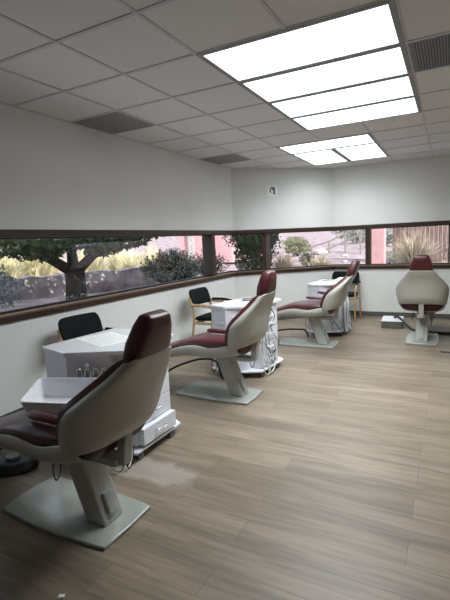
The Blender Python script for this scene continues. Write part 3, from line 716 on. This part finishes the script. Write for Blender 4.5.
def tree(x, y, trunk, branches, blobs, m, size, label, seed, r0=.16):
    rr = random.Random(seed); z0 = gz(x, y)
    t = empty('tree', (x, y, z0 - .05), label=label, cat='tree', group='trees outside')
    bm = bmesh.new(); tube(bm, trunk, lambda u_: r0 * (1.1 - .25 * u_ + .2 * max(0, u_ - .6)), 12, 5); tr = build('trunk', bm, 'bark', t, smooth=True)
    for b in branches:
        bm = bmesh.new(); tube(bm, b, lambda u_: r0 * .62 * (1 - .75 * u_), 8, 5); build('branch', bm, 'bark', t, smooth=True)
    bm = bmesh.new()
    for (c, rd, n) in blobs:
        pts = []
        while len(pts) < n:
            p = Vector((rr.uniform(-1, 1), rr.uniform(-1, 1), rr.uniform(-1, 1)))
            if p.length < 1: pts.append(Vector((c[0] + p.x * rd[0], c[1] + p.y * rd[1], c[2] + p.z * rd[2])))
        leaves(bm, pts, size, rr)
    build('foliage', bm, m, t)
    return t

# shade tree by the left window; local z = height above ground
tree(-1.97, 2.33, [(0, 0, 0), (.02, -.01, .25), (0, .02, .5), (-.02, .03, .68)],
     [[(-.02, .0, .58), (-.25, -.3, .85), (-.7, -.9, 1.3), (-1.0, -1.3, 2.0)], [(.0, .05, .58), (.12, .35, .85), (.3, 1.0, 1.3), (.4, 1.5, 2.0)], [(0, 0, .6), (-.05, .05, 1.2), (.1, .1, 2.1)]],
     [((-.6, -1.3, 1.22), (.8, .9, .42), 2300), ((-.2, -.3, 1.24), (.8, .7, .40), 1500), ((.2, .8, 1.22), (.7, .8, .34), 1700), ((.1, 1.7, 1.36), (.6, .7, .30), 900), ((-.5, -2.4, 1.25), (.6, .8, .42), 1200), ((-.25, -.45, .98), (.35, .5, .20), 700), ((.2, .45, 1.0), (.3, .45, .20), 600), ((-.5, 0, 2.1), (1.3, 2.4, .75), 2600)],
     'leafd', .055, 'dark-trunked shade tree standing close outside the left window', 5)
tree(-.60, 6.30, [(0, 0, 0), (.02, .02, .4), (0, .0, 1.0), (-.02, .03, 1.8)],
     [[(0, 0, .9), (-.3, .1, 1.4), (-.6, .2, 1.9)], [(0, 0, 1.0), (.3, -.1, 1.4), (.6, -.2, 1.9)]],
     [((0, 0, .58), (.46, .42, .52), 2000), ((.05, 0, 1.1), (.55, .5, .48), 2600), ((-.5, 0, 1.2), (.3, .35, .4), 300), ((.45, 0, 1.0), (.2, .3, .5), 260), ((-.2, .35, 2.1), (.7, .55, .7), 1300)],
     'leafd', .045, 'dense dark tree just outside the corner window', 6, .07)

# low stone wall
bm = bmesh.new(); rr = random.Random(2); A = Vector((-4.6, -.2)); B = Vector((-2.55, 5.6)); v = (B - A).normalized(); nn = Vector((-v.y, v.x)); Ls = (B - A).length; ns = 60
rings = []
for i in range(ns + 1):
    p = A + v * Ls * i / ns; z = gz(p.x, p.y)
    e = [rr.uniform(-.03, .03) for _ in range(6)]
    ring = [(-.16 + e[0], -.15), (-.17 + e[1], .2), (-.12 + e[2], .40 + e[3]), (.12 + e[4], .41 + e[3]), (.17 + e[5], .2), (.16, -.15)]
    rings.append([(p.x + nn.x * a, p.y + nn.y * a, z + b) for a, b in ring])
loft(bm, rings); tag(build('retaining_wall', bm, 'stone'), 'low rough stone wall behind the tree outside the left window', 'stone wall')

ALONG = lambda s, off: (A.x + v.x * s + nn.x * off, A.y + v.y * s + nn.y * off)
gl = [(1.6, .9, .75, .6), (2.3, 1.3, .70, .6), (3.0, .8, .72, .6), (3.7, 1.5, .85, .7), (4.5, .8, .72, .6), (5.0, 1.3, .90, .7), (5.7, .7, .66, .55), (5.9, 1.7, .85, .7), (6.5, 1.1, .72, .6), (2.0, 2.4, .9, .8), (3.3, 2.6, .95, .8), (4.4, 2.5, .95, .8)]
for k, (s, off, hh, rd) in enumerate(gl):
    x, y = ALONG(s, off)
    grass(x, y, hh + .22, rd * .85, 'grassy', 420, 'sunlit yellow grass clump behind the low stone wall outside the left window', 20 + k)
shrub(-2.35, 1.10, .34, .45, .72, 'leafb', 900, .035, 'blue-green shrub at the left edge outside the left window', 1)
shrub(-1.75, 4.75, .75, .75, .78, 'leafg', 7000, .03, 'dark spiky grey-green shrub outside the left window, before the mullion', 2, spiky=True)
shrub(-1.75, 6.3, .5, .5, .75, 'leafg', 1800, .03, 'grey-green shrub beyond the spiky shrub outside the left window', 9, spiky=True)
grass(-.15, 7.0, .70, .50, 'grassp', 380, 'tan grass clump right of the dark tree outside the corner window', 41)
grass(.72, 7.15, .58, .50, 'grassp', 340, 'tan grass clump low outside the window behind the farthest cart', 42)
grass(.30, 8.6, .42, .4, 'grasst', 160, 'small tan grass clump on the slope outside the corner window', 43)
grass(2.68, 7.0, 1.0, .72, 'grassp', 650, 'tall pale tan grass clump in front of the brown fence', 44)
grass(3.25, 7.7, .36, .45, 'grasst', 200, 'low pale grass clump near the fence at the right edge', 45)
shrub(-1.75, 13.0, .5, .5, .6, 'leafo', 900, .05, 'olive green bush on the slope outside the corner window', 3)
shrub(-3.4, 17.5, .6, .6, .5, 'leafo', 700, .05, 'large olive bush far up the slope', 4)
shrub(-.30, 9.4, .24, .24, .40, 'leafo', 500, .035, 'small olive bush low on the slope', 7)
shrub(.9, 16.5, .9, .7, .7, 'leafg', 900, .07, 'grey bush beyond the stair railing', 8)
shrub(-.6, 19.5, 1.4, .9, 1.0, 'leafg', 1200, .08, 'wide grey bush at the top of the slope', 10)
shrub(1.85, 9.9, .4, .3, .35, 'leafg', 500, .035, 'small grey shrub between the pink pillar and the fence', 11)
for k, (x, y, s) in enumerate([(.12, 6.9, .05), (.3, 8.6, .07), (.6, 10.2, .09), (-1.4, 9.0, .18), (.2, 12.0, .1), (2.3, 8.9, .12), (3.0, 8.9, .1), (-.9, 13, .25), (1.1, 8.8, .06)]):
    rr = random.Random(k); bm = bmesh.new(); bmesh.ops.create_icosphere(bm, subdivisions=2, radius=s)
    for vv in bm.verts: vv.co = Vector((vv.co.x * rr.uniform(1.0, 1.25), vv.co.y * rr.uniform(.9, 1.1), vv.co.z * rr.uniform(.6, .75)))
    o = build('boulder', bm, 'rock', label='pale boulder lying on the gravel slope outside the back windows', cat='rock', group='pale boulders outside'); o.location = (x, y, gz(x, y) + s * .25)

# stair railing on the slope
t = empty('stair_railing', (-.2, 14, gz(-.2, 14)), label='weathered stair railing climbing the slope outside the back window', cat='railing')
zb = gz(-.2, 14)
for x, top in ((-1.5, .32), (-.82, .52), (-.2, .78), (.36, 1.02), (.9, 1.2)):
    zz = gz(x, 14) - zb; bm = bmesh.new(); bx(bm, (x + .2 - .03, -.03, zz - .1), (x + .2 + .03, .03, top)); build('post', bm, 'railing', t)
for dz in (0, -.28):
    bm = bmesh.new(); tube(bm, [(-1.35, 0, .30 + dz), (-.62, 0, .50 + dz), (0, 0, .76 + dz), (.56, 0, 1.0 + dz), (1.15, 0, 1.2 + dz)], .028, 6, 0); build('rail', bm, 'railing', t)
# pink pillar, pink building, fence
z = gz(1.80, 8.3); tag(box('stucco_pillar', (1.63, 8.14, z - .1), (1.96, 8.47, 3.2), 'pink', None, bevel=.015), 'pink stucco pillar outside, just right of the back window mullion', 'pillar')
z = gz(-4.3, 11)
t = empty('stucco_building', (-4.0, 11.6, z - .1), label='pink stucco building seen through the far end of the left window', cat='building')
box('wall', (-1.05, -1.6, 0), (1.0, 1.6, 3.0), 'pink', t)
box('pilaster', (-.62, -1.72, 0), (-.42, -1.6, 3.0), 'rock', t, label='pale vertical pilaster')
box('roof', (-1.2, -1.75, 3.0), (1.15, 1.75, 3.15), 'rock', t)
t = empty('slat_fence', (4.0, 10.3, gz(4, 10.3)), label='reddish brown vertical slat fence outside the right of the back window', cat='fence')
bm = bmesh.new(); x = -2.1; rr = random.Random(4)
while x < 3:
    bx(bm, (x, -.012 + rr.uniform(-.006, .006), -.15), (x + .094, .012, 1.9 + rr.uniform(-.02, .02))); x += .104
build('slat_panel', bm, 'fence', t)
for zz in (.25, 1.5): box('rail', (-2.1, .014, zz), (3.0, .05, zz + .09), 'fence', t)
for xx in (-2.1, -.4, 1.3, 2.95): box('post', (xx, .05, -.2), (xx + .09, .14, 1.9), 'fence', t)
tree(3.32, 9.2, [(0, 0, 0), (.01, 0, .8), (0, 0, 1.6), (.02, 0, 2.2)], [[(0, 0, 1.5), (-.3, 0, 2.2)]], [((0, 0, 2.6), (.8, .8, .5), 600)], 'leafo', .05, 'slim tree trunk before the fence at the right edge', 12, .035)

# ------------------------------------------------------------------ light
w = bpy.data.worlds.new('world'); bpy.context.scene.world = w; w.use_nodes = True
bg = w.node_tree.nodes['Background']; bg.inputs['Color'].default_value = (.78, .87, 1.0, 1); bg.inputs['Strength'].default_value = 1.1
sun = bpy.data.lights.new('sun', 'SUN'); sun.energy = 4.2; sun.angle = math.radians(.6); sun.color = (1, .96, .89)
so = bpy.data.objects.new('sun', sun); C.objects.link(so); so.rotation_euler = Vector((.72, -.42, .60)).to_track_quat('Z', 'Y').to_euler()
vs = bpy.context.scene.view_settings
vs.view_transform = 'Standard'; vs.look = 'None'; vs.gamma = 1; vs.use_curve_mapping = False; vs.exposure = 1.1
